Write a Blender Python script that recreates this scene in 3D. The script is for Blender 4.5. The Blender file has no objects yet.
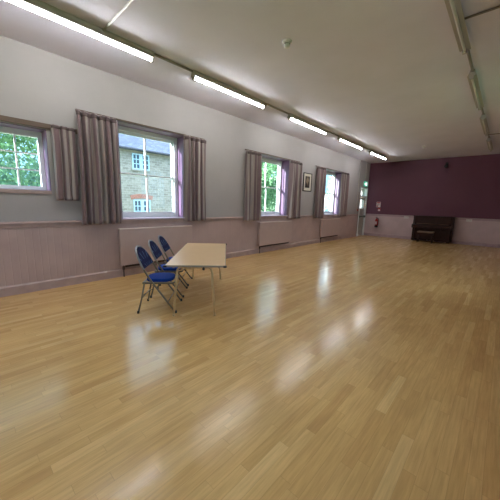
import bpy, bmesh, math, random
from mathutils import Vector, Matrix
random.seed(7)
C = bpy.context.scene.collection
PI = math.pi
H = 3.72          # ceiling
L = 15.06         # far wall
W = 6.08          # right wall
BACK = -4.6       # wall behind the viewpoint
DADO = 1.13

# ------------------------------------------------------------------ materials
def srgb(r, g, b):
    def f(c):
        c /= 255.0
        return c / 12.92 if c <= .04045 else ((c + .055) / 1.055) ** 2.4
    return (f(r), f(g), f(b), 1)

class NT:
    def __init__(s, name):
        s.m = bpy.data.materials.new(name); s.m.use_nodes = True
        s.n = s.m.node_tree.nodes; s.l = s.m.node_tree.links
        s.b = s.n['Principled BSDF']; s.out = s.n['Material Output']
    def new(s, t, **kw):
        x = s.n.new(t)
        for k, v in kw.items(): setattr(x, k, v)
        return x
    def link(s, a, b): s.l.new(a, b)
    def val(s, op, a, b=None, c=None):
        x = s.n.new('ShaderNodeMath'); x.operation = op
        for i, v in enumerate((a, b, c)):
            if v is None: continue
            if isinstance(v, (int, float)): x.inputs[i].default_value = v
            else: s.l.new(v, x.inputs[i])
        return x.outputs[0]
    def mix(s, fac, a, b, mode='MIX'):
        x = s.n.new('ShaderNodeMix'); x.data_type = 'RGBA'; x.blend_type = mode
        for i, v in ((0, fac), (6, a), (7, b)):
            if isinstance(v, (int, float)): x.inputs[i].default_value = v
            elif isinstance(v, tuple): x.inputs[i].default_value = v
            else: s.l.new(v, x.inputs[i])
        return x.outputs[2]
    def noise(s, vec, scale, detail=2, rough=.5):
        x = s.n.new('ShaderNodeTexNoise'); x.inputs['Scale'].default_value = scale
        x.inputs['Detail'].default_value = detail; x.inputs['Roughness'].default_value = rough
        if vec is not None: s.l.new(vec, x.inputs['Vector'])
        return x.outputs[0]
    def ramp(s, fac, stops):
        x = s.n.new('ShaderNodeValToRGB'); s.l.new(fac, x.inputs[0])
        e = x.color_ramp.elements
        while len(e) < len(stops): e.new(.5)
        for i, (p, c) in enumerate(stops):
            e[i].position = p; e[i].color = c if isinstance(c, tuple) else (c, c, c, 1)
        return x.outputs[0]
    def mapv(s, scale=(1, 1, 1), src='Object'):
        tc = s.n.new('ShaderNodeTexCoord'); mp = s.n.new('ShaderNodeMapping')
        mp.inputs['Scale'].default_value = scale
        s.l.new(tc.outputs[src], mp.inputs[0]); return mp.outputs[0]
    def pos(s):
        g = s.n.new('ShaderNodeNewGeometry'); return g.outputs['Position']
    def bump(s, h, strength=.3, dist=.01):
        x = s.n.new('ShaderNodeBump'); x.inputs['Strength'].default_value = strength
        x.inputs['Distance'].default_value = dist
        s.l.new(h, x.inputs['Height']); s.l.new(x.outputs[0], s.b.inputs['Normal'])

def plain(name, rgb, rough=.6, metal=0, var=.06, scale=6, spec=.5, bump=0):
    t = NT(name); c = srgb(*rgb)
    n = t.noise(t.mapv(), scale, 3)
    d = tuple(max(0, x * (1 - var * 2)) for x in c[:3]) + (1,)
    e = tuple(min(1, x * (1 + var * 2)) for x in c[:3]) + (1,)
    t.link(t.ramp(n, [(.25, d), (.75, e)]), t.b.inputs['Base Color'])
    t.b.inputs['Roughness'].default_value = rough; t.b.inputs['Metallic'].default_value = metal
    t.b.inputs['Specular IOR Level'].default_value = spec
    if bump: t.bump(t.noise(t.mapv(), scale * 12, 3), bump, .003)
    return t.m

def emit(name, rgb, strength):
    t = NT(name); t.b.inputs['Base Color'].default_value = rgb
    t.b.inputs['Emission Color'].default_value = rgb
    t.b.inputs['Emission Strength'].default_value = strength
    return t.m

def wood_floor():
    t = NT('maple_strip_floor')
    sp = t.new('ShaderNodeSeparateXYZ'); t.link(t.pos(), sp.inputs[0])
    x, y = sp.outputs[0], sp.outputs[1]
    row = t.val('FLOOR', t.val('DIVIDE', x, .070))
    wn = t.new('ShaderNodeTexWhiteNoise', noise_dimensions='1D'); t.link(row, wn.inputs['W'])
    yo = t.val('DIVIDE', t.val('ADD', y, t.val('MULTIPLY', wn.outputs[0], 7.3)), t.val('ADD', .55, t.val('MULTIPLY', wn.outputs[0], .35)))
    col = t.val('FLOOR', yo)
    cb = t.new('ShaderNodeCombineXYZ'); t.link(row, cb.inputs[0]); t.link(col, cb.inputs[1])
    w2 = t.new('ShaderNodeTexWhiteNoise', noise_dimensions='2D'); t.link(cb.outputs[0], w2.inputs['Vector'])
    base = t.ramp(w2.outputs[0], [(0, srgb(209, 167, 110)), (.08, srgb(216, 175, 116)), (.55, srgb(221, 181, 122)), (.92, srgb(226, 187, 128)), (1, srgb(231, 195, 138))])
    # grain
    mp = t.new('ShaderNodeMapping'); mp.inputs['Scale'].default_value = (38, 2.2, 1); t.link(t.pos(), mp.inputs[0])
    ad = t.new('ShaderNodeVectorMath', operation='ADD'); t.link(mp.outputs[0], ad.inputs[0]); 
    sc = t.new('ShaderNodeVectorMath', operation='SCALE'); t.link(w2.outputs[1], sc.inputs[0]); sc.inputs['Scale'].default_value = 40
    t.link(sc.outputs[0], ad.inputs[1])
    g = t.noise(ad.outputs[0], 1.6, 5, .6)
    base = t.mix(1, base, t.ramp(g, [(.3, (.84, .82, .79, 1)), (.7, (1.06, 1.06, 1.06, 1))]), 'MULTIPLY')
    # worn, darker broad patches and nicks
    big = t.noise(t.pos(), .9, 3, .6)
    base = t.mix(1, base, t.ramp(big, [(.3, (.88, .86, .84, 1)), (.7, (1.04, 1.03, 1.01, 1))]), 'MULTIPLY')
    mp2 = t.new('ShaderNodeMapping'); mp2.inputs['Scale'].default_value = (48, 15, 1); t.link(t.pos(), mp2.inputs[0])
    nick = t.noise(mp2.outputs[0], 1.3, 2, .5)
    base = t.mix(t.ramp(nick, [(.755, 0.), (.80, .5)]), base, srgb(84, 58, 34))
    # seams
    fx = t.val('FRACT', t.val('DIVIDE', x, .070)); fy = t.val('FRACT', yo)
    sx = t.val('LESS_THAN', t.val('MINIMUM', fx, t.val('SUBTRACT', 1, fx)), .018)
    sy = t.val('LESS_THAN', t.val('MINIMUM', fy, t.val('SUBTRACT', 1, fy)), .0022)
    seam = t.val('MAXIMUM', sx, sy)
    base = t.mix(t.val('MULTIPLY', seam, .2), base, srgb(96, 64, 34))
    t.link(base, t.b.inputs['Base Color'])
    rg = t.ramp(big, [(.3, .19), (.7, .12)])
    t.link(t.val('ADD', rg, t.val('MULTIPLY', w2.outputs[0], .06)), t.b.inputs['Roughness'])
    mp3 = t.new('ShaderNodeMapping'); mp3.inputs['Scale'].default_value = (1.0, .35, 1); t.link(t.pos(), mp3.inputs[0])
    hb = t.val('ADD', t.val('ADD', t.noise(mp3.outputs[0], 16, 2), t.val('MULTIPLY', t.noise(mp3.outputs[0], 85, 2), .22)), t.val('MULTIPLY', w2.outputs[0], .3))
    t.bump(hb, .12, .006)
    t.b.inputs['Specular IOR Level'].default_value = .36
    return t.m

def boarded(name, rgb, axis, pitch=.095):
    """painted matchboarding: upright V grooves"""
    t = NT(name)
    sp = t.new('ShaderNodeSeparateXYZ'); t.link(t.pos(), sp.inputs[0])
    f = t.val('FRACT', t.val('DIVIDE', sp.outputs[axis], pitch))
    d = t.val('MINIMUM', f, t.val('SUBTRACT', 1, f))
    g = t.val('MINIMUM', t.val('MULTIPLY', d, 14), 1)
    n = t.noise(t.pos(), 3, 3)
    c = srgb(*rgb)
    lo = tuple(v * .93 for v in c[:3]) + (1,); hi = tuple(min(1, v * 1.06) for v in c[:3]) + (1,)
    t.link(t.ramp(n, [(.3, lo), (.7, hi)]), t.b.inputs['Base Color'])
    t.b.inputs['Roughness'].default_value = .42
    t.bump(g, .38, .006)
    return t.m

def plaster(name, rgb, rough=.8, var=.03):
    t = NT(name); c = srgb(*rgb)
    n = t.noise(t.pos(), 1.3, 4, .6)
    lo = tuple(v * (1 - var * 1.5) for v in c[:3]) + (1,); hi = tuple(min(1, v * (1 + var)) for v in c[:3]) + (1,)
    t.link(t.ramp(n, [(.3, lo), (.7, hi)]), t.b.inputs['Base Color'])
    t.b.inputs['Roughness'].default_value = rough
    t.bump(t.noise(t.pos(), 14, 4, .65), .12, .01)
    return t.m

def curtain_mat():
    t = NT('striped_satin_curtain')
    tc = t.new('ShaderNodeTexCoord'); sp = t.new('ShaderNodeSeparateXYZ'); t.link(tc.outputs['UV'], sp.inputs[0])
    u = t.val('MULTIPLY', sp.outputs[0], 1.0)
    f = t.val('FRACT', t.val('DIVIDE', u, .30))
    st = t.ramp(f, [(0, srgb(122, 97, 99)), (.36, srgb(126, 101, 102)), (.40, srgb(168, 156, 150)), (.60, srgb(152, 136, 128)), (.64, srgb(108, 85, 87)), (.80, srgb(112, 89, 91)), (.84, srgb(152, 138, 134)), (.96, srgb(154, 140, 136))])
    t.link(st, t.b.inputs['Base Color'])
    t.b.inputs['Roughness'].default_value = .5
    t.b.inputs['Sheen Weight'].default_value = .25
    return t.m

def glass_mat():
    t = NT('window_glass'); t.n.remove(t.b)
    tr = t.new('ShaderNodeBsdfTransparent'); gl = t.new('ShaderNodeBsdfGlossy'); gl.inputs['Roughness'].default_value = .02
    tr.inputs[0].default_value = (.84, .93, .97, 1)
    fr = t.new('ShaderNodeFresnel'); ge = t.new('ShaderNodeNewGeometry')
    t.link(t.val('SUBTRACT', 1.45, t.val('MULTIPLY', ge.outputs['Backfacing'], 1.45 - 1 / 1.45)), fr.inputs['IOR'])
    mx = t.new('ShaderNodeMixShader'); t.link(fr.outputs[0], mx.inputs[0]); t.link(tr.outputs[0], mx.inputs[1]); t.link(gl.outputs[0], mx.inputs[2])
    t.link(mx.outputs[0], t.out.inputs[0]); return t.m

def stone_mat():
    t = NT('coursed_stone')
    tc = t.new('ShaderNodeTexCoord'); mp = t.new('ShaderNodeMapping'); t.link(tc.outputs['Object'], mp.inputs[0])
    mp.inputs['Rotation'].default_value = (0, 0, 0)
    sp = t.new('ShaderNodeSeparateXYZ'); t.link(mp.outputs[0], sp.inputs[0])
    cb = t.new('ShaderNodeCombineXYZ'); t.link(sp.outputs[1], cb.inputs[0]); t.link(sp.outputs[2], cb.inputs[1])
    b = t.new('ShaderNodeTexBrick'); t.link(cb.outputs[0], b.inputs['Vector'])
    b.inputs['Scale'].default_value = 1; b.inputs['Brick Width'].default_value = .34; b.inputs['Row Height'].default_value = .13
    b.inputs['Mortar Size'].default_value = .014
    b.inputs['Color1'].default_value = srgb(186, 176, 168); b.inputs['Color2'].default_value = srgb(154, 144, 138)
    b.inputs['Mortar'].default_value = srgb(186, 178, 172)
    n = t.noise(t.mapv(), 9, 3)
    t.link(t.mix(1, b.outputs[0], t.ramp(n, [(.3, .75), (.7, 1.0)]), 'MULTIPLY'), t.b.inputs['Base Color'])
    t.b.inputs['Roughness'].default_value = .9
    return t.m

def slate_mat():
    t = NT('slate_roof')
    tc = t.new('ShaderNodeTexCoord'); sp = t.new('ShaderNodeSeparateXYZ'); t.link(tc.outputs['Object'], sp.inputs[0])
    cb = t.new('ShaderNodeCombineXYZ'); t.link(sp.outputs[1], cb.inputs[0]); t.link(sp.outputs[0], cb.inputs[1])
    b = t.new('ShaderNodeTexBrick'); t.link(cb.outputs[0], b.inputs['Vector']); b.inputs['Scale'].default_value = 1
    b.inputs['Brick Width'].default_value = .3; b.inputs['Row Height'].default_value = .16; b.inputs['Mortar Size'].default_value = .012
    b.inputs['Color1'].default_value = srgb(108, 116, 144); b.inputs['Color2'].default_value = srgb(80, 88, 114); b.inputs['Mortar'].default_value = srgb(52, 52, 60)
    t.link(b.outputs[0], t.b.inputs['Base Color']); t.b.inputs['Roughness'].default_value = .55
    return t.m

def leaf_mat(name, a, b):
    t = NT(name)
    n = t.noise(t.mapv(), 2.5, 4)
    oi = t.ramp(n, [(.3, srgb(*a)), (.7, srgb(*b))])
    t.link(oi, t.b.inputs['Base Color']); t.b.inputs['Roughness'].default_value = .5
    tl = t.new('ShaderNodeBsdfTranslucent'); t.link(oi, tl.inputs[0])
    mx = t.new('ShaderNodeMixShader'); mx.inputs[0].default_value = .35
    t.link(t.b.outputs[0], mx.inputs[1]); t.link(tl.outputs[0], mx.inputs[2]); t.link(mx.outputs[0], t.out.inputs[0])
    return t.m

def chair_fabric(name, base, light, streaks):
    t = NT(name)
    n = t.noise(t.mapv(), 60, 2)
    c = t.ramp(n, [(.3, srgb(*[int(v * .85) for v in base])), (.7, srgb(*base))])
    if streaks:   # fan of pale strokes woven into the backrest cloth
        sp = t.new('ShaderNodeSeparateXYZ'); tc = t.new('ShaderNodeTexCoord'); t.link(tc.outputs['Object'], sp.inputs[0])
        ang = t.val('ARCTAN2', sp.outputs[1], t.val('SUBTRACT', sp.outputs[2], .52))
        s = t.val('SINE', t.val('MULTIPLY', ang, 15))
        r = t.val('FRACT', t.val('MULTIPLY', t.val('SUBTRACT', sp.outputs[2], .52), 7))
        k = t.val('MULTIPLY', t.val('GREATER_THAN', s, .88), t.val('GREATER_THAN', r, .35))
        c = t.mix(t.val('MULTIPLY', k, .75), c, srgb(*light))
    t.link(c, t.b.inputs['Base Color']); t.b.inputs['Roughness'].default_value = .8
    t.b.inputs['Specular IOR Level'].default_value = .25
    return t.m

def table_wood():
    t = NT('beech_laminate')
    n = t.noise(t.mapv((3, 40, 3)), 1.4, 4, .6)
    t.link(t.ramp(n, [(.3, srgb(226, 186, 138)), (.7, srgb(238, 204, 160))]), t.b.inputs['Base Color'])
    t.b.inputs['Roughness'].default_value = .28
    return t.m

def print_mat():
    t = NT('old_photograph')
    v = t.mapv((1, 1, 1))
    n = t.noise(v, 9, 3)
    sp = t.new('ShaderNodeSeparateXYZ'); t.link(v, sp.inputs[0])
    d = t.val('ADD', t.val('POWER', t.val('MULTIPLY', sp.outputs[1], 8), 2), t.val('POWER', t.val('MULTIPLY', t.val('SUBTRACT', sp.outputs[2], .08), 4.5), 2))
    f = t.val('SUBTRACT', t.val('ADD', n, .22), t.val('MULTIPLY', d, .45))
    t.link(t.ramp(f, [(.2, srgb(34, 26, 20)), (.45, srgb(90, 72, 56)), (.7, srgb(168, 146, 120))]), t.b.inputs['Base Color'])
    t.b.inputs['Roughness'].default_value = .3
    return t.m

def grass_mat():
    t = NT('lawn'); n = t.noise(t.pos(), 2, 5)
    t.link(t.ramp(n, [(.3, srgb(92, 120, 62)), (.7, srgb(140, 165, 96))]), t.b.inputs['Base Color']); t.b.inputs['Roughness'].default_value = .9
    return t.m

M = dict(
    floor=wood_floor(),
    wall=plaster('pale_lilac_plaster', (176, 169, 167)),
    ceil=plaster('cream_ceiling', (223, 218, 229)),
    purple=plaster('aubergine_paint', (106, 60, 78), .6),
    dadoY=boarded('mauve_boarding_long', (188, 162, 156), 1),
    dadoX=boarded('mauve_boarding_end', (208, 184, 186), 0),
    rail=plain('mauve_gloss_trim', (176, 150, 143), .38),
    railX=plain('pink_gloss_trim', (184, 158, 162), .4),
    skirt=plain('mauve_skirting', (182, 156, 150), .36),
    reveal=plain('violet_reveal_paint', (120, 92, 122), .35),
    sill=plain('violet_sill_paint', (196, 180, 200), .35),
    white=plain('white_gloss_paint', (232, 236, 238), .35, var=.02),
    glass=glass_mat(),
    curtain=curtain_mat(),
    tape=plain('curtain_heading', (96, 80, 79), .8),
    batten=plain('brown_batten', (104, 84, 70), .5),
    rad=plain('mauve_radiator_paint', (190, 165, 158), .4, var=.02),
    radtop=plain('radiator_top_paint', (222, 204, 196), .4, var=.02),  # lighter tone paints in the lamp light caught along the radiator top
    dark=plain('dark_pipe', (72, 52, 46), .5),
    housing=plain('grey_light_housing', (170, 164, 156), .5, var=.02),
    tube=emit('lit_tube', (.93, .97, 1.0, 1), 26),
    tubeoff=plain('unlit_tube', (205, 200, 188), .3, var=.02),
    conduit=plain('white_conduit', (208, 202, 192), .5, var=.02),
    greyconduit=plain('grey_conduit', (140, 130, 120), .5, var=.02),
    tabletop=table_wood(),
    edge=plain('grey_table_edge', (150, 140, 126), .45),
    black=plain('black_plastic', (24, 24, 28), .4),
    leg=plain('beige_metal_leg', (208, 178, 132), .4, metal=.0),
    chairmetal=plain('bronze_grey_tube', (120, 112, 96), .32, metal=.6),
    chairtop=plain('silver_grey_tube', (150, 152, 156), .32, metal=.6),
    seat=chair_fabric('royal_blue_seat', (20, 62, 152), (80, 120, 190), False),
    back=chair_fabric('navy_patterned_back', (12, 28, 78), (96, 124, 170), True),
    piano=plain('dark_mahogany', (52, 24, 18), .5, var=.15, spec=.3),
    ivory=plain('ivory_keys', (190, 180, 160), .4),
    brass=plain('pale_brass', (170, 150, 110), .35, metal=.7),
    cushion=plain('tan_cushion', (132, 104, 86), .7),
    red=plain('red_enamel', (170, 26, 28), .35),
    signpink=plain('white_sign', (226, 206, 206), .5),
    signred=plain('red_sign', (190, 60, 60), .5),
    signblue=plain('blue_sign', (60, 90, 150), .5),
    plastic=plain('white_plastic', (222, 218, 214), .4, var=.02),
    black_frame=plain('black_frame', (26, 22, 20), .35),
    mat=plain('cream_mount', (226, 218, 202), .7, var=.02),
    printm=print_mat(),
    exitgreen=emit('lit_green_sign', srgb(70, 170, 140), .35),
    exitwhite=emit('lit_white_symbol', (1, 1, 1, 1), .5),
    door=plain('pale_grey_door', (186, 180, 176), .45),
    bar=plain('green_push_bar', (70, 92, 78), .4),
    stone=stone_mat(), slate=slate_mat(),
    brick=plain('red_brick_arch', (178, 122, 110), .9, var=.15, scale=20),
    bluewood=plain('pale_blue_joinery', (190, 218, 238), .5),
    darkglass=plain('dark_house_glass', (70, 84, 104), .1),
    gutter=plain('dark_gutter', (60, 62, 74), .5),
    leafA=leaf_mat('leaf_mid_green', (84, 130, 88), (140, 178, 130)),
    leafB=leaf_mat('leaf_pale', (140, 172, 140), (200, 216, 190)),
    bark=plain('bark', (88, 72, 58), .9, var=.15),
    grass=grass_mat(),
    path=plain('pale_gravel', (214, 208, 200), .9, var=.05),
)

# ------------------------------------------------------------------ mesh helpers
class MB:
    def __init__(s): s.bm = bmesh.new(); s.uv = None
    def box(s, x0, x1, y0, y1, z0, z1, bevel=0, mi=0, rot=None):
        vs = [s.bm.verts.new((x, y, z)) for x in (x0, x1) for y in (y0, y1) for z in (z0, z1)]
        fs = []
        for q in ((0, 1, 3, 2), (4, 6, 7, 5), (0, 4, 5, 1), (2, 3, 7, 6), (0, 2, 6, 4), (1, 5, 7, 3)):
            f = s.bm.faces.new([vs[i] for i in q]); f.material_index = mi; fs.append(f)
        if rot is not None:
            for v in vs: v.co = rot @ v.co
        if bevel:
            es = list({e for f in fs for e in f.edges})
            bmesh.ops.bevel(s.bm, geom=es, offset=bevel, segments=2, profile=.5, affect='EDGES')
        return s
    def tube(s, pts, r, seg=10, caps=True):
        pts = [Vector(p) for p in pts]; rings = []
        rs = r if isinstance(r, (list, tuple)) else [r] * len(pts)
        up = None
        for i, p in enumerate(pts):
            d = (pts[min(i + 1, len(pts) - 1)] - pts[max(i - 1, 0)]).normalized()
            if up is None:
                up = Vector((0, 0, 1)) if abs(d.z) < .9 else Vector((1, 0, 0))
            a = d.cross(up)
            if a.length < 1e-5: a = d.cross(Vector((0, 1, 0)))
            a.normalize(); b = a.cross(d).normalized(); up = b
            rings.append([s.bm.verts.new(p + (a * math.cos(2 * PI * k / seg) + b * math.sin(2 * PI * k / seg)) * rs[i]) for k in range(seg)])
        for A, B in zip(rings, rings[1:]):
            for k in range(seg):
                f = s.bm.faces.new((A[k], A[(k + 1) % seg], B[(k + 1) % seg], B[k])); f.smooth = True
        if caps:
            s.bm.faces.new(rings[0][::-1]); s.bm.faces.new(rings[-1])
        return s
    def lathe(s, prof, c=(0, 0, 0), axis='z', seg=24):
        c = Vector(c); rings = []
        for r, h in prof:
            ring = []
            for k in range(seg):
                a = 2 * PI * k / seg; x, y = r * math.cos(a), r * math.sin(a)
                v = {'z': (x, y, h), 'x': (h, x, y), 'y': (y, h, x)}[axis]
                ring.append(s.bm.verts.new(c + Vector(v)))
            rings.append(ring)
        for A, B in zip(rings, rings[1:]):
            for k in range(seg):
                f = s.bm.faces.new((A[k], A[(k + 1) % seg], B[(k + 1) % seg], B[k])); f.smooth = True
        if prof[0][0] > 1e-4: s.bm.faces.new(rings[0][::-1])
        if prof[-1][0] > 1e-4: s.bm.faces.new(rings[-1])
        return s
    def prism(s, outline, fn, t0, t1, bevel=0):
        """outline: list of 2-D points; fn(a, b, t) -> 3-D"""
        A = [s.bm.verts.new(fn(a, b, t0)) for a, b in outline]; B = [s.bm.verts.new(fn(a, b, t1)) for a, b in outline]
        n = len(A); fs = [s.bm.faces.new(A[::-1]), s.bm.faces.new(B)]
        for k in range(n): fs.append(s.bm.faces.new((A[k], A[(k + 1) % n], B[(k + 1) % n], B[k])))
        if bevel:
            es = list(set(fs[0].edges) | set(fs[1].edges))
            bmesh.ops.bevel(s.bm, geom=es, offset=bevel, segments=3, profile=.6, affect='EDGES')
        return s
    def build(s, name, mats, parent=None, smooth=False, loc=None):
        bmesh.ops.recalc_face_normals(s.bm, faces=s.bm.faces[:])
        me = bpy.data.meshes.new(name); s.bm.to_mesh(me); s.bm.free()
        for m in (mats if isinstance(mats, (list, tuple)) else [mats]): me.materials.append(m)
        if smooth:
            for p in me.polygons: p.use_smooth = True
        o = bpy.data.objects.new(name, me); C.objects.link(o)
        if parent is not None: o.parent = parent
        if loc is not None: o.location = loc
        return o

def tag(o, label, cat, group=None, kind=None):
    o['label'] = label; o['category'] = cat
    if group: o['group'] = group
    if kind: o['kind'] = kind
    return o
def thing(name, label, cat, loc=(0, 0, 0), rotz=0, group=None):
    o = bpy.data.objects.new(name, None); C.objects.link(o)
    o.empty_display_size = .1; o.location = loc; o.rotation_euler = (0, 0, rotz)
    return tag(o, label, cat, group)
def struct(o): o['kind'] = 'structure'; return o
def sempty(name, loc):
    o = bpy.data.objects.new(name, None); C.objects.link(o); o.location = loc; return struct(o)
def children(o): return [x for x in bpy.data.objects if x.parent == o]
def copy_tree(o, parent=None):
    kids = children(o)
    c = o.copy(); C.objects.link(c)
    if parent is not None: c.parent = parent
    for k in kids: copy_tree(k, c)
    return c

# ------------------------------------------------------------------ setting
struct(MB().box(-.45, W, BACK, L, -.12, 0).build('floor', M['floor']))
struct(MB().box(-.45, W, BACK, L, H, H + .12).build('ceiling', M['ceil']))
# left wall with its openings (y0, y1, z0, z1)
SASH = [(2.28, 3.75), (6.33, 7.83), (10.36, 11.86)]
SZ0, SZ1 = 1.13, 2.955
SMALL = (-.42, 1.17, 1.60, 2.565)
DOOR = (14.06, 14.96, 0, 2.47)
openings = [SMALL] + [(a, b, SZ0, SZ1) for a, b in SASH] + [DOOR]
w = MB(); ycur = BACK
for (a, b, z0, z1) in openings:
    w.box(-.45, 0, ycur, a, 0, H)
    if z0 > 0: w.box(-.45, 0, a, b, 0, z0)
    w.box(-.45, 0, a, b, z1, H)
    ycur = b
w.box(-.45, 0, ycur, L, 0, H)
struct(w.build('wall_left', M['wall']))
struct(MB().box(-.45, W + .2, L, L + .3, 0, H).build('wall_far', M['purple']))
BW = [(-4.1, -2.3), (-1.7, .1), (.9, 2.7), (6.0, 7.8)]      # unseen windows added in the right wall to brighten floor and ceiling
w = MB(); yc = BACK
for a, b in BW:
    w.box(W, W + .3, yc, a, 0, H); w.box(W, W + .3, a, b, 0, 1.13); w.box(W, W + .3, a, b, 2.95, H); yc = b
w.box(W, W + .3, yc, L, 0, H); struct(w.build('wall_right', M['wall']))
for k, (a, b) in enumerate(BW):
    e = sempty('window_%d' % (5 + k), (W, (a + b) / 2, 1.13)); h = (b - a) / 2
    m = MB(); m.box(.15, .25, -h, -h + .07, 0, 1.82); m.box(.15, .25, h - .07, h, 0, 1.82); m.box(.15, .25, -h + .07, h - .07, 0, .07); m.box(.15, .25, -h + .07, h - .07, 1.75, 1.82)
    m.box(.18, .22, -.02, .02, .07, 1.75); m.box(.18, .22, -h + .07, h - .07, .9, .94); m.build('window_frame', M['white'], e)
    MB().box(.198, .202, -h + .07, h - .07, .07, 1.75).build('glass', M['glass'], e)
    MB().box(-.05, .15, -h, h, -.002, .02).build('window_sill', M['sill'], e)

struct(MB().box(-.45, W + .3, BACK - .3, BACK, 0, H).build('wall_back', M['wall']))
# boarded dado, rails, skirtings
def dado_run(name_i, segs, axis, mats):
    pass
struct(MB().box(0, .014, BACK, 13.96, .0, 1.05).build('trim_1', M['dadoY']))
r = MB()
r.box(0, .03, BACK, 13.96, 1.045, 1.115, .004); r.prism([(0, 1.10), (.046, 1.10), (.046, 1.112), (.022, 1.136), (0, 1.136)], lambda a, b, t: (a, t, b), BACK, 13.96)
struct(r.build('trim_2', M['rail']))
r = MB(); r.prism([(0, 0), (.034, 0), (.034, .130), (.010, .160), (0, .160)], lambda a, b, t: (a, t, b), BACK, 13.96)
struct(r.build('baseboard_left', M['skirt']))
struct(MB().box(.0, W, L - .014, L, 0, 1.06).build('trim_3', M['dadoX']))
r = MB(); r.box(0, W, L - .03, L, 1.055, 1.12, .004); r.box(0, W, L - .04, L, 1.115, 1.145, .004)
struct(r.build('trim_4', M['railX']))
r = MB(); r.prism([(0, 0), (.03, 0), (.03, .12), (.014, .14), (0, .14)], lambda a, b, t: (t, L - a, b), 0, W)
struct(r.build('baseboard_far', M['railX']))
struct(MB().box(W - .014, W, BACK, L, 0, 1.05).build('trim_5', M['dadoY']))
struct(MB().box(W - .04, W, BACK, L, 1.05, 1.13, .004).build('trim_6', M['rail']))

# ------------------------------------------------------------------ windows
def sash_window(i, y0, y1):
    e = sempty('window_%d' % i, (0, (y0 + y1) / 2, SZ0))
    h = (y1 - y0) / 2; T = SZ1 - SZ0
    m = MB(); m.box(-.45, -.002, -h, -h + .012, 0, T); m.box(-.45, -.002, h - .012, h, 0, T); m.box(-.45, -.002, -h, h, T - .012, T)
    m.build('reveal_lining', M['reveal'], e)
    m = MB(); m.box(-.45, .05, -h, h, -.002, .018, .004); m.build('window_sill', M['sill'], e)
    fi = .085
    m = MB()
    m.box(-.42, -.30, -h + .012, -h + fi, .018, T - .012); m.box(-.42, -.30, h - fi, h - .012, .018, T - .012)
    m.box(-.42, -.30, -h + fi, h - fi, T - .085, T - .012); m.box(-.42, -.30, -h + fi, h - fi, .018, .06)
    m.box(-.315, -.285, h - fi - .022, h - fi + .01, .06, T - .085, .004); m.box(-.315, -.285, -h + fi - .01, -h + fi + .022, .06, T - .085, .004)
    m.build('window_frame', M['white'], e)
    mid = .905
    for nm, z0, z1, x0 in (('upper_sash', mid - .012, T - .085, -.385), ('lower_sash', .06, mid + .022, -.345)):
        m = MB(); a, b = -h + fi, h - fi; st = .055
        m.box(x0, x0 + .036, a, a + st, z0, z1, .003); m.box(x0, x0 + .036, b - st, b, z0, z1, .003)
        bt = .075 if nm == 'lower_sash' else .034
        tp = .034 if nm == 'lower_sash' else .055
        m.box(x0, x0 + .036, a + st, b - st, z0, z0 + bt, .003); m.box(x0, x0 + .036, a + st, b - st, z1 - tp, z1, .003)
        m.box(x0 + .004, x0 + .032, -.016 - .03, .016 - .03, z0 + bt, z1 - tp)
        s = m.build(nm, M['white'], e)
        g = MB().box(x0 + .015, x0 + .019, a + st - .005, b - st + .005, z0 + bt - .005, z1 - tp + .005).build('glass', M['glass'], s)
    return e
for i, (a, b) in enumerate(SASH): sash_window(i + 2, a, b)

def small_window():
    y0, y1, z0, z1 = SMALL
    e = sempty('window_1', (0, (y0 + y1) / 2, z0)); h = (y1 - y0) / 2; T = z1 - z0
    m = MB(); m.box(-.45, -.002, -h, -h + .012, 0, T); m.box(-.45, -.002, h - .012, h, 0, T); m.box(-.45, -.002, -h, h, T - .012, T)
    m.build('reveal_lining', M['reveal'], e)
    m = MB(); m.box(-.45, .02, -h, h, -.035, .02, .005); m.build('window_sill', M['rail'], e)
    MB().box(-.44, .0, -h + .012, h - .012, .02, .03).build('sill_board', M['sill'], e)
    m = MB(); f = .07; x0, x1 = -.33, -.25
    m.box(x0, x1, -h + .012, -h + f, .03, T - .012); m.box(x0, x1, h - f, h - .012, .03, T - .012)
    m.box(x0, x1, -h + f, h - f, .03, .09); m.box(x0, x1, -h + f, h - f, T - .10, T - .012)
    fr = m.build('window_frame', M['white'], e)
    m = MB(); n = 5; w_ = 2 * (h - f)
    for k in range(1, n):
        y = -h + f + w_ * k / n; m.box(-.305, -.275, y - .011, y + .011, .09, T - .10)
    for k in (1, 2):
        z = .09 + (T - .19) * k / 3; m.box(-.304, -.276, -h + f, h - f, z - .010, z + .010)
    m.build('glazing_bars', M['white'], e)
    MB().box(-.292, -.288, -h + f, h - f, .09, T - .10).build('glass', M['glass'], e)
small_window()

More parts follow.
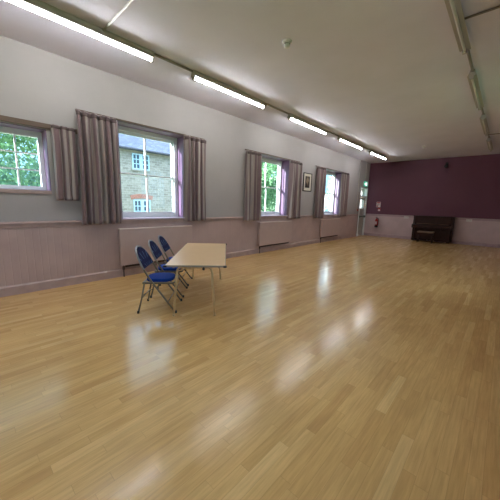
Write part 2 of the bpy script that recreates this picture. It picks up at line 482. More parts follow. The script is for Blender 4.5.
# ------------------------------------------------------------------ fire door in the far left corner
def fire_door():
    y0, y1, z0, z1 = DOOR; e = sempty('door_1', (0, (y0 + y1) / 2, 0)); h = (y1 - y0) / 2
    m = MB(); f = .05
    m.box(-.12, .03, -h, -h + f, 0, z1, .004); m.box(-.12, .03, h - f, h, 0, z1, .004)
    m.box(-.12, .03, -h + f, h - f, z1 - .05, z1, .004); m.box(-.12, .03, -h + f, h - f, 1.98, 2.05, .004)
    m.build('door_frame', M['white'], e)
    MB().box(-.075, -.069, -h + f, h - f, 2.05, z1 - .05).build('transom_glass', M['glass'], e)
    m = MB(); a, b = -h + f + .003, h - f - .003
    m.box(-.09, -.045, a, b, .01, .95); m.box(-.09, -.045, a, a + .12, .95, 1.97); m.box(-.09, -.045, b - .12, b, .95, 1.97)
    m.box(-.09, -.045, a + .12, b - .12, 1.86, 1.97); m.box(-.09, -.045, a + .12, b - .12, 1.30, 1.42)
    leaf = m.build('door_leaf', M['door'], e)
    MB().box(-.07, -.064, a + .12, b - .12, 1.42, 1.86).build('glass', M['glass'], leaf)
    MB().box(-.07, -.066, a + .12, b - .12, .95, 1.30).build('lower_panel', M['door'], leaf)
    m = MB(); m.tube([(.03, a + .06, 1.0), (.03, b - .06, 1.0)], .022, 12)
    m.box(-.045, .05, a + .03, a + .09, .95, 1.05, .006); m.box(-.045, .05, b - .09, b - .03, .95, 1.05, .006)
    m.build('push_bar', M['bar'], leaf)
fire_door()
# exit sign above the door
t = thing('exit_sign', 'green lit exit sign with white running figure above the fire door', 'sign', (.0, 14.58, 2.53))
MB().box(.0, .05, -.21, .21, 0, .24, .006).build('sign_case', M['exitgreen'], t)
m = MB()   # running figure, doorway and arrow
X0, X1 = .050, .053
m.lathe([(0, X0), (.022, X0 + .0001), (.022, X1), (0, X1 + .0001)], (0, -.03, .185), 'x', 14)
def stroke(y0, z0, y1, z1, w):
    d = Vector((0, y1 - y0, z1 - z0)).normalized(); n = Vector((0, -d.z, d.y)) * w / 2
    p, q = Vector((0, y0, z0)), Vector((0, y1, z1))
    o = [(v.y, v.z) for v in (p - n, q - n, q + n, p + n)]
    m.prism(o, lambda a, b, t_: (t_, a, b), X0, X1)
stroke(-.03, .165, -.045, .10, .032); stroke(-.045, .105, -.01, .07, .02); stroke(-.01, .07, -.02, .03, .018)
stroke(-.045, .105, -.08, .07, .02); stroke(-.08, .07, -.115, .075, .018); stroke(-.03, .155, .01, .125, .014); stroke(-.035, .155, -.07, .125, .014)
m.box(X0, X1, .05, .12, .03, .20); 
stroke(-.185, .115, -.125, .115, .02); stroke(-.19, .115, -.155, .155, .018); stroke(-.19, .115, -.155, .075, .018)
m.build('running_figure', M['exitwhite'], t)
t = thing('call_point', 'small red fire alarm call point on the left wall beside the fire door', 'alarm', (.0, 13.9, 1.29))
MB().box(-.004, .04, -.045, .045, 0, .09, .005).build('case', M['red'], t)
MB().box(.04, .044, -.028, .028, .02, .07).build('glass_plate', M['plastic'], t)
o = MB().tube([(.012, 13.72, DADO), (.012, 13.72, H)], .012, 8).build('conduit', M['conduit'])
tag(o, 'thin white upright conduit from dado rail to ceiling near the fire door', 'pipe')
o = MB().tube([(.012, 14.5, 2.77), (.012, 14.5, H)], .010, 8).build('conduit', M['conduit'])
tag(o, 'thin white upright conduit running from exit sign to ceiling', 'pipe')

# ------------------------------------------------------------------ curtains
def curtain(label, ya, yb, za, zb, folds, seed, flare=.05, group=None, x=.10, amp=.062):
    rnd = random.Random(seed)
    ph = [rnd.uniform(0, 6.28) for _ in range(6)]
    w_ = yb - ya; cy = (ya + yb) / 2
    t = thing('curtain', label, 'curtain', (0, cy, za), 0, group)
    def surf(u, v, lo, hi):       # u across 0..1, v up 0..1
        z = lo + (hi - lo) * v
        top = max(0, (v - .93) / .07)
        a = amp * (1 - .55 * top)
        uu = u + .035 * math.sin(2 * PI * u * 1.5 + ph[0]) * (1 - .4 * v) + .012 * math.sin(3 * v + ph[1] + u * 5)
        k = folds * 2 * PI
        xx = a * math.sin(k * uu + ph[2]) + .35 * a * math.sin(k * .53 * uu + ph[3] + 1.2 * v) + .2 * a * math.sin(k * 2.1 * uu + ph[4])
        s = 1 + flare * (1 - v) ** 1.5
        yy = (u - .5) * w_ * s + .012 * math.sin(k * uu + ph[5]) + .015 * math.sin(2.2 * v + ph[1]) * (1 - v)
        return (x + xx, yy, z)
    hgt = zb - za
    def patch(name, lo, hi, mat, nu, nv, dx=0, v0=0, v1=1, clamp=True):
        bm = bmesh.new(); uvl = bm.loops.layers.uv.new('UVMap'); g = []
        for j in range(nv + 1):
            row = []
            for i_ in range(nu + 1):
                v = v0 + (v1 - v0) * j / nv
                p = surf(i_ / nu, v, 0, hgt)
                row.append(bm.verts.new((p[0] + dx, p[1], p[2])))
            g.append(row)
        for j in range(nv):
            for i_ in range(nu):
                f = bm.faces.new((g[j][i_], g[j][i_ + 1], g[j + 1][i_ + 1], g[j + 1][i_])); f.smooth = True
                for lp, (a, b) in zip(f.loops, ((i_, j), (i_ + 1, j), (i_ + 1, j + 1), (i_, j + 1))):
                    lp[uvl].uv = (a / nu * w_ * 2.0 + ph[0], b / nv)
        me = bpy.data.meshes.new(name); bm.to_mesh(me); bm.free(); me.materials.append(mat)
        o = bpy.data.objects.new(name, me); C.objects.link(o); o.parent = t
        md = o.modifiers.new('thick', 'SOLIDIFY'); md.thickness = .006; md.offset = 0
        return o
    patch('cloth', 0, hgt, M['curtain'], int(folds * 14), 30)
    tp = patch('heading_tape', 0, hgt, M['tape'], int(folds * 14), 3, .007, .955, .99)
    return t
curtain('short striped mauve curtain drawn right of the small high window', 1.225, 1.552, 1.475, 2.645, 3.0, 1, 0, x=.09, amp=.03)
G = 'long striped mauve curtains at the sash windows'
curtain('widest long striped curtain, left of the window facing the stone house', 1.585, 2.20, 1.065, 2.945, 5.2, 2, .06, G)
curtain('long striped curtain right of the window facing the stone house', 3.65, 4.285, 1.065, 2.945, 4.6, 3, .07, G)
curtain('long striped curtain left of the window showing green trees', 5.66, 6.22, 1.015, 2.935, 4.2, 4, .05, G)
curtain('long striped curtain between the tree-view window and the framed picture', 7.78, 8.42, 1.035, 2.935, 4.2, 5, .05, G)
curtain('long striped curtain between the framed picture and the farthest window', 9.52, 10.15, 1.02, 2.955, 4.2, 6, .05, G)
curtain('farthest long striped curtain, nearest to the fire door', 11.66, 12.27, 1.07, 2.955, 4.2, 7, .05, G)
o = MB().box(0, .045, -.75, 1.62, 2.575, 2.65, .005).build('curtain_rail', M['batten'])
tag(o, 'brown wooden curtain batten above the small high window', 'curtain rail')
for (a, b), lab in zip(((1.6, 4.27), (5.68, 8.4), (9.52, 12.3)), ('thin brown curtain rail over the window facing the stone house', 'thin brown curtain rail over the window showing green trees', 'thin brown curtain rail over the farthest window')):
    o = MB().box(0, .035, a, b, 2.955, 2.978, .003).build('curtain_rail', M['batten']); tag(o, lab, 'curtain rail', 'thin curtain rails over the sash windows')

# ------------------------------------------------------------------ radiators
def radiator(label, y0, y1):
    t = thing('radiator', label, 'radiator', (0, (y0 + y1) / 2, .235), 0, 'mauve radiators under the sash windows')
    h = (y1 - y0) / 2; T = .725
    m = MB(); m.box(.045, .12, -h, h, 0, T - .012, .008); m.build('panel', M['rad'], t)
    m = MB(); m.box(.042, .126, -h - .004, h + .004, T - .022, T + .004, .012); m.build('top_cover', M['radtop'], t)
    for s in (-1, 1):
        m = MB(); m.box(.016, .045, s * (h - .2) - .02, s * (h - .2) + .02, .08, T - .1); m.build('wall_bracket', M['dark'], t)
    m = MB(); m.tube([(.08, -h + .06, .02), (.08, -h + .06, -.05), (.08, -h + .06, -.235)], .011, 8)
    m.lathe([(.02, -.09), (.024, -.07), (.024, -.03), (.016, -.01)], (.08, -h + .06, 0), 'z', 12); m.build('valve_pipe', M['dark'], t)
    m = MB(); m.tube([(.07, -h + .1, -.03), (.07, h - .1, -.03), (.07, h - .06, .01)], .02, 8); m.build('flow_pipe', M['dark'], t)
radiator('mauve panel radiator under the window facing the stone house, behind the table', 2.17, 3.84)
radiator('mauve panel radiator under the window showing green trees', 6.29, 7.98)
radiator('farthest mauve panel radiator under the last window', 10.1, 11.78)

# ------------------------------------------------------------------ ceiling lights
def strip_light(label, lit, group):
    t = thing('fluorescent_light', label, 'ceiling light', (0, 0, H), 0, group)
    hl = .95
    m = MB(); m.prism([(-.03, 0), (.03, 0), (.034, -.045), (.062, -.097), (-.062, -.097), (-.034, -.045)], lambda a, b, q: (a, q, b), -hl, hl); m.build('housing', M['housing'], t)
    for s in (-1, 1):
        m = MB(); m.box(-.03, .03, s * hl - (.03 if s > 0 else 0), s * hl + (0 if s > 0 else .03), -.145, -.096, .006); m.build('lamp_holder', M['housing'], t)
    m = MB(); m.tube([(0, -hl + .03, -.118), (0, hl - .03, -.118)], .0165, 14); m.build('tube', M['tube'] if lit else M['tubeoff'], t)
    return t
lit = strip_light('x', True, 'lit strip lights'); off = strip_light('y', False, 'unlit strip lights')
YS = [-4.0, -1.33, 1.39, 4.02, 6.88, 9.65, 12.42]  # rearmost lit fitting is unseen, added for more light from behind
LIT = ['lit strip light behind the viewpoint by the back wall', 'lit strip light behind the viewpoint', 'lit strip light cut by the top left corner, nearest of the lit row', 'second lit strip light from the near end, above the radiator by the table',
       'third lit strip light from the near end of the row', 'fourth lit strip light, last but one before the purple wall', 'farthest lit strip light, next to the purple wall']
OFF = [None, None, None, 'unlit strip light cut by the top edge, nearest of the unlit row', 'second unlit strip light from the near end of the right row',
       'third unlit strip light in the right row, smaller', 'farthest unlit strip light, next to the purple wall']
first = True
for y, lab in zip(YS, LIT):
    if lab is None: continue
    o = lit if first else copy_tree(lit); first = False
    o.location = (1.25, y, H); o['label'] = lab
first = True
for y, lab in zip(YS, OFF):
    if lab is None: continue
    o = off if first else copy_tree(off); first = False
    o.location = (4.80, y, H); o['label'] = lab
for X_, ys_, nm in ((1.25, YS[1:], 'lit'), (4.80, YS[2:], 'unlit')):
    for k, (a, b) in enumerate(zip(ys_, ys_[1:])):
        o = MB().tube([(X_, a + .95, H - .02), (X_, b - .95, H - .02)], .02, 8).build('lighting_conduit', M['greyconduit'])
        tag(o, 'grey ceiling conduit joining the %s and %s %s strip lights' % (('first', 'second', 'third', 'fourth', 'fifth', 'sixth')[k], ('second', 'third', 'fourth', 'fifth', 'sixth')[k], nm), 'pipe', 'conduits between strip lights')
for (x0, x1, y, mt, lab) in ((1.27, 4.78, 1.63, 'conduit', 'white ceiling conduit crossing from the nearest lit strip light'),
                          (4.82, W, 4.34, 'greyconduit', 'grey ceiling conduit running right from the nearest unlit strip light'),
                          (4.82, W, 11.1, 'greyconduit', 'grey ceiling conduit running right near the far end of the unlit row')):
    o = MB().tube([(x0, y, H - .013), (x1, y, H - .013)], .013, 8).build('conduit', M[mt]); tag(o, lab, 'pipe')
def detector(label, x, y):
    t = thing('smoke_detector', label, 'smoke detector', (x, y, H), 0, 'smoke detectors on the ceiling')
    MB().lathe([(.065, 0), (.065, -.02), (.058, -.026)], seg=28).build('base', M['plastic'], t)
    MB().lathe([(.044, -.024), (.040, -.075), (.02, -.088), (0, -.09)], seg=28).build('sensor_head', M['plastic'], t)
    MB().lathe([(.0445, -.038), (.0460, -.042), (.0445, -.046)], seg=28).build('vent_ring', M['dark'], t)
detector('white domed smoke detector on the ceiling above the middle of the room', 2.97, 3.40)
detector('tiny white smoke detector on the ceiling near the purple wall', 3.0, 11.87)

# ------------------------------------------------------------------ picture
t = thing('framed_picture', 'black framed dark photograph in a cream mount between two windows', 'picture', (0, 9.0, 2.0))
m = MB(); fw = .03; pw, ph_ = .285, .655
m.box(0, .025, -pw, -pw + fw, 0, ph_, .003); m.box(0, .025, pw - fw, pw, 0, ph_, .003)
m.box(0, .025, -pw + fw, pw - fw, 0, fw, .003); m.box(0, .025, -pw + fw, pw - fw, ph_ - fw, ph_, .003); m.build('picture_frame', M['black_frame'], t)
MB().box(0.001, .010, -pw + fw, pw - fw, fw, ph_ - fw).build('mount', M['mat'], t)
MB().box(.010, .012, -.15, .15, -.21, .20).build('print', M['printm'], t, loc=(0, 0, .34))

# ------------------------------------------------------------------ table
A = .829
t = thing('folding_table', 'long folding table with beech top and beige tube legs', 'table', (1.918, 2.748, 0), A)
TL, TW, TZ = .988, .381, .70       # local: x across, y along
MB().box(-TW, TW, -TL, TL, TZ - .022, TZ, .004).build('tabletop', M['tabletop'], t)
m = MB()
m.box(-TW - .006, -TW, -TL, TL, TZ - .026, TZ - .002, .002); m.box(TW, TW + .006, -TL, TL, TZ - .026, TZ - .002, .002)
m.box(-TW, TW, -TL - .006, -TL, TZ - .026, TZ - .002, .002); m.box(-TW, TW, TL, TL + .006, TZ - .026, TZ - .002, .002)
m.build('edge_strip', M['edge'], t)
for sx in (-1, 1):
    for sy in (-1, 1):
        m = MB(); m.box(sx * TW - .022, sx * TW + .022, sy * TL - .022, sy * TL + .022, TZ - .028, TZ - .0015, .006); m.build('corner_cap', M['black'], t)
m = MB()
for sx in (-1, 1): m.box(sx * .30 - .012, sx * .30 + .012, -TL + .1, TL - .1, TZ - .06, TZ - .028)
for sy in (-1, 1): m.box(-.30, .30, sy * .80 - .012, sy * .80 + .012, TZ - .058, TZ - .028)
m.build('under_frame', M['edge'], t)
for yt, yy, off in ((-.905, -.955, -.022), (.82, .862, .012)):
    for sx in (-1, 1):
        m = MB(); m.tube([(sx * .06, yt, TZ - .045), (sx * .165 + off, yt, TZ - .046), (sx * .195 + off, yt, TZ - .052), (sx * .218 + off, yt, TZ - .075), (sx * .228 + off, yt, TZ - .12), (sx * .27 + off, yy, .012)], .0135, 10)
        lg = m.build('leg', M['leg'], t)
        MB().lathe([(.018, 0), (.018, .02), (.0145, .03)], (sx * .27 + off, yy, 0), 'z', 12).build('foot_cap', M['leg'], lg)
    m = MB(); m.tube([(-.06, yt, TZ - .045), (.06, yt, TZ - .045)], .0135, 10); m.build('leg_crossbar', M['leg'], t)
m = MB(); m.lathe([(.014, TZ - .075), (.017, TZ - .07), (.017, TZ - .05), (.01, TZ - .03)], (.10, -TL + .05, 0), 'z', 14); m.build('catch_knob', M['black'], t)

# ------------------------------------------------------------------ folding chairs: local x = forward, y = across
def arch(z0, z1, hw, n=18, inset=0):
    pts = []
    for k in range(n + 1):
        a = PI * k / n
        c = math.cos(a)
        pts.append((math.copysign(abs(c) ** .85, c) * hw, z0 + math.sin(a) ** .9 * (z1 - z0) if 0 < k < n else z0))
    return pts
def bx(z):   # the leaning line of the back tube
    if z > .5: return -.105 + (z - .5) * (-.195 / .38)
    return .25 + (z / .5) * (-.355)
def make_chair():
    t = thing('folding_chair', 'x', 'chair', (0, 0, 0), 0, 'blue folding chairs along the table')
    hw = .230
    for s in (-1, 1):   # front leg and lower back upright are one tube
        m = MB(); m.tube([(.25, s * .235, .0), (bx(.25), s * .232, .25), (bx(.48), s * .225, .48), (bx(.52), s * .222, .52), (bx(.60), s * hw, .60)], .012, 10)
        lg = m.build('leg', M['chairmetal'], t)
        MB().lathe([(.015, 0), (.015, .03), (.0125, .035)], (.249, s * .235, 0), 'z', 10).build('foot_cap', M['black'], lg)
    m = MB(); pts = [(bx(z), y, z) for y, z in arch(.60, .878, hw)]; m.tube(pts, .012, 10); m.build('back_frame', M['chairtop'], t)
    for s in (-1, 1):
        m = MB(); m.tube([(-.25, s * .24, 0), (-.205, s * .205, .20), (-.165, s * .200, .41)], .0115, 10)
        lg = m.build('leg', M['chairmetal'], t)
        MB().lathe([(.015, 0), (.015, .03), (.0125, .035)], (-.249, s * .24, 0), 'z', 10).build('foot_cap', M['black'], lg)
    m = MB(); m.tube([(-.205, -.205, .2), (-.205, .205, .2)], .007, 8); m.build('stretcher', M['chairmetal'], t)
    m = MB(); m.tube([(bx(.15), -.232, .15), (bx(.15), .232, .15)], .007, 8); m.build('stretcher', M['chairmetal'], t)
    for s in (-1, 1):
        m = MB(); m.tube([(-.02, s * .19, .405), (-.06, s * .205, .33), (-.20, s * .2, .235)], .004, 6); m.build('folding_link', M['chairmetal'], t)
    # seat
    m = MB()
    for s in (-1, 1): m.box(-.19, .20, s * .198 - .011, s * .198 + .011, .398, .425, .004)
    m.box(-.19, -.168, -.19, .19, .398, .425, .004)
    m.tube([(.20, -.198, .412), (.225, -.17, .412), (.232, 0, .412), (.225, .17, .412), (.20, .198, .412)], .0125, 8)
    m.build('seat_frame', M['chairmetal'], t)
    out = []
    for k in range(32):
        a = 2 * PI * k / 32; c, s = math.cos(a), math.sin(a); e = .55
        out.append((.015 + .18 * math.copysign(abs(c) ** e, c), .182 * math.copysign(abs(s) ** e, s)))
    m = MB(); m.prism(out, lambda a, b, q: (a, b, q), .418, .462, .018); m.build('seat', M['seat'], t, True)
    inner = arch(.612, .866, hw - .013, 22)
    m = MB(); m.prism(inner, lambda a, b, q: (bx(b) + q, a, b), -.012, .016, .008); m.build('backrest', M['back'], t)
    return t
proto = make_chair()
uv = (Vector((math.cos(A), math.sin(A), 0)), Vector((-math.sin(A), math.cos(A), 0)))
for k, (dv, du, dr, lab) in enumerate(((-.565, -.535, 0, 'blue padded folding chair nearest the camera, with seat in full view'),
                            (.06, -.535, .02, 'middle blue folding chair of the three tucked along the table'),
                            (.69, -.535, -.02, 'blue folding chair farthest from the camera, closest to the radiator'))):
    o = proto if k == 0 else copy_tree(proto)
    o.location = Vector((1.959, 2.714, 0)) + uv[1] * dv + uv[0] * du
    o.rotation_euler = (0, 0, A + dr); o['label'] = lab

# ------------------------------------------------------------------ piano and stool
t = thing('upright_piano', 'dark mahogany upright piano against the purple far wall', 'piano', (3.12, L - .045, 0))
hw = .74
m = MB(); m.box(-hw + .035, hw - .035, -.34, -.02, .06, 1.13, .006); m.build('body', M['piano'], t)
for s in (-1, 1):
    m = MB(); m.prism([(-.015, .05), (-.38, .05), (-.38, .60), (-.60, .62), (-.60, .76), (-.40, .80), (-.36, 1.13), (-.015, 1.13)], lambda a, b, q: (q, a, b), s * hw - .0175, s * hw + .0175); m.build('side_panel', M['piano'], t)
MB().box(-hw - .035, hw + .035, -.39, .0, 1.13, 1.165, .008).build('lid', M['piano'], t)
MB().box(-hw + .03, hw - .03, -.585, -.34, .61, .665, .004).build('key_bed', M['piano'], t)
m = MB(); m.prism([(-.36, .78), (-.57, .755), (-.575, .69), (-.57, .665), (-.34, .665)], lambda a, b, q: (q, a, b), -hw + .03, hw - .03); m.build('fall_board', M['piano'], t)
MB().box(-hw + .12, hw - .12, -.40, -.335, .80, .825, .004).build('music_shelf', M['cushion'], t)
MB().box(-hw + .06, hw - .06, -.365, -.335, .85, 1.10, .006).build('upper_panel', M['piano'], t)
MB().box(-hw + .06, hw - .06, -.365, -.335, .14, .58, .006).build('lower_panel', M['piano'], t)
for s in (-1, 1):
    m = MB(); m.prism([(-.51, .12), (-.56, .12), (-.585, .5), (-.585, .61), (-.48, .61), (-.50, .5)], lambda a, b, q: (q, a, b), s * (hw - .06) - .03, s * (hw - .06) + .03); m.build('leg', M['piano'], t)
    MB().box(s * (hw - .06) - .05, s * (hw - .06) + .05, -.58, -.30, .05, .12, .008).build('toe_block', M['piano'], t)
    for yy in (-.53, -.10):
        m = MB(); m.lathe([(.025, -.012), (.028, 0), (.025, .012)], (s * (hw - .06), yy, .028), 'x', 14); m.box(s * (hw - .06) - .02, s * (hw - .06) + .02, yy - .02, yy + .02, .04, .06); m.build('castor', M['brass'], t)
for q in (-.12, 0, .12):
    MB().box(q - .02, q + .02, -.47, -.33, .07, .085, .004).build('pedal', M['brass'], t)
t = thing('piano_stool', 'small dark piano stool with tan padded top in front of the piano', 'stool', (2.99, 14.22, 0))
MB().box(-.31, .31, -.15, .15, .44, .50, .016).build('cushion', M['cushion'], t)
MB().box(-.295, .295, -.14, .14, .34, .44, .005).build('seat_box', M['piano'], t)
for sx in (-1, 1):
    for sy in (-1, 1):
        m = MB(); m.tube([(sx * .27, sy * .12, 0), (sx * .268, sy * .118, .15), (sx * .265, sy * .115, .34)], [.014, .02, .024], 10); m.build('leg', M['piano'], t)

# ------------------------------------------------------------------ far wall fittings
Y = L - .002
t = thing('fire_extinguisher', 'red fire extinguisher hung on the boarded far wall', 'fire extinguisher', (.62, L - .10, .47))
MB().lathe([(.060, 0), (.075, .012), (.075, .36), (.06, .41), (.028, .44), (.022, .46)], seg=24).build('cylinder', M['red'], t)
MB().lathe([(.0765, .005), (.078, .02), (.078, .09), (.0765, .10)], seg=24).build('base_ring', M['black'], t)
m = MB(); m.box(-.012, .012, -.09, .04, .475, .49, .003); m.box(-.012, .012, -.10, .03, .50, .515, .003); m.lathe([(.02, .455), (.02, .49)], seg=12); m.build('handle', M['black'], t)
m = MB(); m.tube([(.02, 0, .475), (.08, -.01, .46), (.10, -.02, .38), (.095, -.03, .2), (.09, -.03, .12)], .011, 8); m.build('hose', M['black'], t)
MB().box(-.045, .045, -.0785, -.06, .15, .30, .0).build('paper_band', M['signpink'], t)
MB().box(-.03, .03, .07, .0885, .05, .45).build('wall_bracket', M['dark'], t)
t = thing('fire_notice', 'white and red fire action notice on the purple wall above the extinguisher', 'sign', (.60, L, 1.50))
MB().box(-.10, .10, -.006, 0, 0, .27).build('board', M['signpink'], t)
MB().box(-.085, .085, -.008, -.006, .20, .255).build('red_panel', M['signred'], t)
MB().box(-.085, -.02, -.008, -.006, .02, .08).build('red_panel', M['signred'], t)
m = MB()
for k in range(4): m.box(-.08, .08 - .03 * (k % 2), -.0075, -.006, .165 - k * .025, .175 - k * .025)
m.build('text_lines', M['dark'], t)
t = thing('extinguisher_notice', 'small red and white extinguisher notice just below the fire action notice', 'sign', (.655, L, 1.30))
MB().box(-.06, .06, -.006, .003, 0, .17).build('board', M['signred'], t)
MB().box(-.05, .05, -.008, -.006, .01, .09).build('white_panel', M['signpink'], t)
for x, lab in ((1.955, 'white twin power socket on the pink boarding left of the piano'), (4.37, 'white twin power socket on the pink boarding right of the piano')):
    t = thing('power_socket', lab, 'socket', (x, L - .014, .995), 0, 'twin sockets on the far wall')
    MB().box(-.10, .10, -.03, .0, -.005, .10, .006).build('faceplate', M['plastic'], t)
    for s in (-1, 1):
        m = MB()
        m.box(s * .05 - .004, s * .05 + .004, -.0315, -.029, .055, .07); m.box(s * .05 - .022, s * .05 - .012, -.0315, -.029, .03, .037); m.box(s * .05 + .012, s * .05 + .022, -.0315, -.029, .03, .037)
        m.build('pin_holes', M['dark'], t)
        MB().box(s * .022 - .008, s * .022 + .008, -.035, -.029, .068, .085, .001).build('rocker_switch', M['plastic'], t)
t = thing('spotlight', 'small black spotlight bracketed high on the purple wall', 'spotlight', (3.30, L, 3.28))
MB().box(-.05, .05, -.02, 0, .10, .24, .004).build('back_plate', M['black'], t)
m = MB(); m.tube([(0, -.02, .17), (0, -.07, .15), (0, -.09, .10)], .01, 8); m.build('bracket_arm', M['black'], t)
m = MB(); m.lathe([(.05, -.21), (.068, -.20), (.068, -.11), (.05, -.07), (.02, -.05)], (0, 0, .06), 'y', 18); m.build('lamp_head', M['black'], t)

# ------------------------------------------------------------------ outside
GZ = -.35
struct(MB().box(-60, 60, -30, 90, GZ - .2, GZ).build('ground', M['grass']))
o = MB(); o.prism([(-1.2, 4), (-3.5, 4), (-40, 62), (-33, 62)], lambda a, b, q: (a, b, q), GZ, GZ + .015)
struct(o.build('driveway', M['path']))
# stone house opposite the second window
t = thing('stone_house', 'stone house with slate roof seen through the second window', 'house', (-10, 7.6, GZ))
g0 = -GZ
m = MB(); m.box(-6, 0, -3.3, 6, 0, 4.27 + g0)
m.build('wall', M['stone'], t)
m = MB(); m.prism([(.32, 4.20 + g0), (.32, 4.30 + g0), (-3, 6.6 + g0), (-6.3, 4.3 + g0), (-6.3, 4.2 + g0), (-3, 6.45 + g0)], lambda a, b, q: (a, q, b), -3.5, 6.2)
m.build('roof', M['slate'], t)
m = MB(); m.prism([(0, 4.25 + g0), (-6, 4.25 + g0), (-3, 6.4 + g0)], lambda a, b, q: (a, q, b), -3.29, -3.05); m.build('gable', M['stone'], t)
m = MB(); m.tube([(.36, -3.5, 4.22 + g0), (.36, 6.2, 4.22 + g0)], .06, 10); m.build('gutter', M['gutter'], t)
def house_window(y0, y1, z0, z1, cols, rows):
    m = MB(); x0, x1 = -.06, .03; f = .07
    yc = (y0 + y1) / 2
    m.box(x0, x1, y0, y1, z0, z0 + f); m.box(x0, x1, y0, y1, z1 - f, z1); m.box(x0, x1, y0, y0 + f, z0 + f, z1 - f); m.box(x0, x1, y1 - f, y1, z0 + f, z1 - f)
    m.box(x0, x1, yc - .10, yc + .10, z0 + f, z1 - f)
    panes = ((y0 + f, yc - .10), (yc + .10, y1 - f))
    for a, b in panes:
        m.box(x0, x1 - .01, (a + b) / 2 - .025, (a + b) / 2 + .025, z0 + f, z1 - f)
        for k in range(1, rows):
            z = z0 + f + (z1 - z0 - 2 * f) * k / rows; m.box(x0, x1 - .01, a, b, z - .022, z + .022)
    w_ = m.build('window', M['bluewood'], t)
    m = MB()
    for a, b in panes: m.box(-.03, .005, a, b, z0 + f, z1 - f)
    m.build('panes', M['darkglass'], w_)
    MB().box(-.02, .10, y0 - .08, y1 + .08, z0 - .07, z0).build('sill', M['stone'], w_)
house_window(-.48, .52, 3.22 + g0, 4.08 + g0, 2, 3)
house_window(-.50, .50, .55 + g0, 1.56 + g0, 2, 3)
pts = []
for k in range(13):
    a = -1 + 2 * k / 12; pts.append((a * .62, 1.56 + .08 * (1 - a * a)))
for k in range(13):
    a = 1 - 2 * k / 12; pts.append((a * .68, 1.78 + .10 * (1 - a * a)))
m = MB(); m.prism(pts, lambda a, b, q: (q, a, b + g0), -.02, .03); m.build('brick_arch', M['brick'], t)
m = MB(); m.box(-3.4, -2.6, 4.6, 5.4, 5.2 + g0, 7.6 + g0); m.build('chimney', M['brick'], t)

def tree(name, label, x, y, h, R, n, leaf, size, seed, group='trees outside the windows', low=.25, boughs=9):
    rnd = random.Random(seed)
    t = thing(name, label, 'tree', (x, y, GZ), 0, group)
    m = MB(); m.tube([(0, 0, 0), (.05, .03, h * .3), (.0, .1, h * .6), (.05, .1, h * .9)], [.16, .12, .07, .02], 9)
    for k in range(boughs):
        a = rnd.uniform(0, 6.28); z = h * rnd.uniform(.3, .75); r_ = R * rnd.uniform(.5, .85)
        m.tube([(0.02, .05, z), (r_ * .5 * math.cos(a), r_ * .5 * math.sin(a), z + .35), (r_ * math.cos(a), r_ * math.sin(a), z + .6)], [.05, .03, .01], 6)
    m.build('trunk', M['bark'], t)
    blobs = []
    for k in range(44):
        a = rnd.uniform(0, 6.28); v = rnd.uniform(low, .95); prof = math.sin(PI * min(1, max(.08, (v - low) / (1 - low) * .85 + .1)))
        rr = R * prof * math.sqrt(rnd.random()); blobs.append((rr * math.cos(a), rr * math.sin(a), h * v, R * rnd.uniform(.28, .45)))
    vs, fs = [], []
    for k in range(n):
        bx_, by_, bz_, br = blobs[rnd.randrange(len(blobs))]
        d = Vector((rnd.gauss(0, 1), rnd.gauss(0, 1), rnd.gauss(0, 1))).normalized() * br * rnd.random() ** .4
        c = Vector((bx_, by_, bz_)) + d
        u = Vector((rnd.gauss(0, 1), rnd.gauss(0, 1), rnd.gauss(0, 1))).normalized()
        v = u.cross(Vector((rnd.gauss(0, 1), rnd.gauss(0, 1), rnd.gauss(0, 1)))).normalized()
        s = size * rnd.uniform(.7, 1.3); b = len(vs)
        vs += [c - u * s, c + v * s * .5, c + u * s, c - v * s * .5]; fs.append((b, b + 1, b + 2, b + 3))
    me = bpy.data.meshes.new('foliage'); me.from_pydata([tuple(p) for p in vs], [], fs); me.materials.append(leaf)
    o = bpy.data.objects.new('foliage', me); C.objects.link(o); o.parent = t
tree('leafy_tree', 'dense leafy tree filling the small high window', -8.5, 1.0, 6.9, 2.9, 30000, M['leafA'], .08, 11, low=.08, boughs=2)
tree('leafy_tree', 'tall green tree behind the left panes of the tree-view window', -11, 18.6, 7.5, 3.0, 9000, M['leafA'], .14, 12, low=.12)
tree('leafy_tree', 'paler tree standing behind the others in the tree-view window', -15, 27, 9, 3.4, 8000, M['leafB'], .16, 13, low=.1)
tree('evergreen_bush', 'dark evergreen bush outside the glazed fire door', -2.3, 19.8, 2.7, 1.2, 5000, M['leafA'], .08, 15, low=.02)
tree('leafy_tree', 'pale distant tree seen through the farthest window', -20, 55, 8, 3.6, 6000, M['leafB'], .2, 14, low=.1)

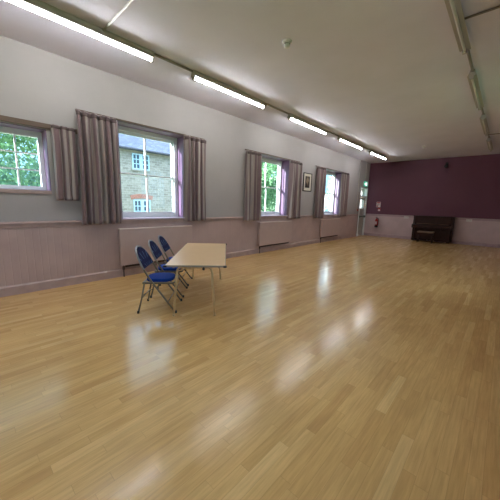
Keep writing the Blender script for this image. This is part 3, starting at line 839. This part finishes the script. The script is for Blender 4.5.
# ------------------------------------------------------------------ daylight
wd = bpy.data.worlds.new('sky'); bpy.context.scene.world = wd; wd.use_nodes = True
nt = wd.node_tree; bg = nt.nodes['Background']
tc = nt.nodes.new('ShaderNodeTexCoord'); sp = nt.nodes.new('ShaderNodeSeparateXYZ'); nt.links.new(tc.outputs['Generated'], sp.inputs[0])
rp = nt.nodes.new('ShaderNodeValToRGB'); nt.links.new(sp.outputs[2], rp.inputs[0])
e = rp.color_ramp.elements; e.new(.5); e.new(.5)      # bright cloud overhead, bluer and dimmer towards the horizon
for k, (p_, c_) in enumerate(((0, (.17, .34, .47, 1)), (.12, (.30, .50, .66, 1)), (.35, (.62, .80, .98, 1)), (.8, (1.15, 1.22, 1.3, 1)))):
    e[k].position = p_; e[k].color = c_
nt.links.new(rp.outputs[0], bg.inputs[0]); bg.inputs[1].default_value = 1.5
sl = bpy.data.lights.new('sun', 'SUN'); sl.energy = 14.0; sl.angle = math.radians(.6); sl.color = (1, .93, .85)
so = bpy.data.objects.new('sun', sl); C.objects.link(so)
so.rotation_euler = Vector((.22, 1, -.21)).to_track_quat('-Z', 'Y').to_euler(); so.location = (-6, -20, 12)

# ------------------------------------------------------------------ camera
f, yaw, pitch, roll = 275.25, .741621, .166459, .026848
cy, sy, cp, sp_ = math.cos(yaw), math.sin(yaw), math.cos(pitch), math.sin(pitch)
fwd = Vector((-sy * cp, cy * cp, -sp_)); right = Vector((cy, sy, 0)); up = right.cross(fwd)
c_, s_ = math.cos(roll), math.sin(roll)
R2 = c_ * right + s_ * up; U2 = -s_ * right + c_ * up
mat = Matrix((R2, U2, -fwd)).transposed().to_4x4(); mat.translation = Vector((5.498, 0, 1.5))
cd = bpy.data.cameras.new('camera'); cd.sensor_width = 36; cd.lens = f / 500 * 36; cd.clip_start = .02; cd.clip_end = 300
co = bpy.data.objects.new('camera', cd); C.objects.link(co); co.matrix_world = mat
sc = bpy.context.scene; sc.camera = co
sc.view_settings.view_transform = 'Standard'; sc.view_settings.look = 'None'
sc.view_settings.gamma = 1; sc.view_settings.use_curve_mapping = False
sc.view_settings.exposure = 1.5
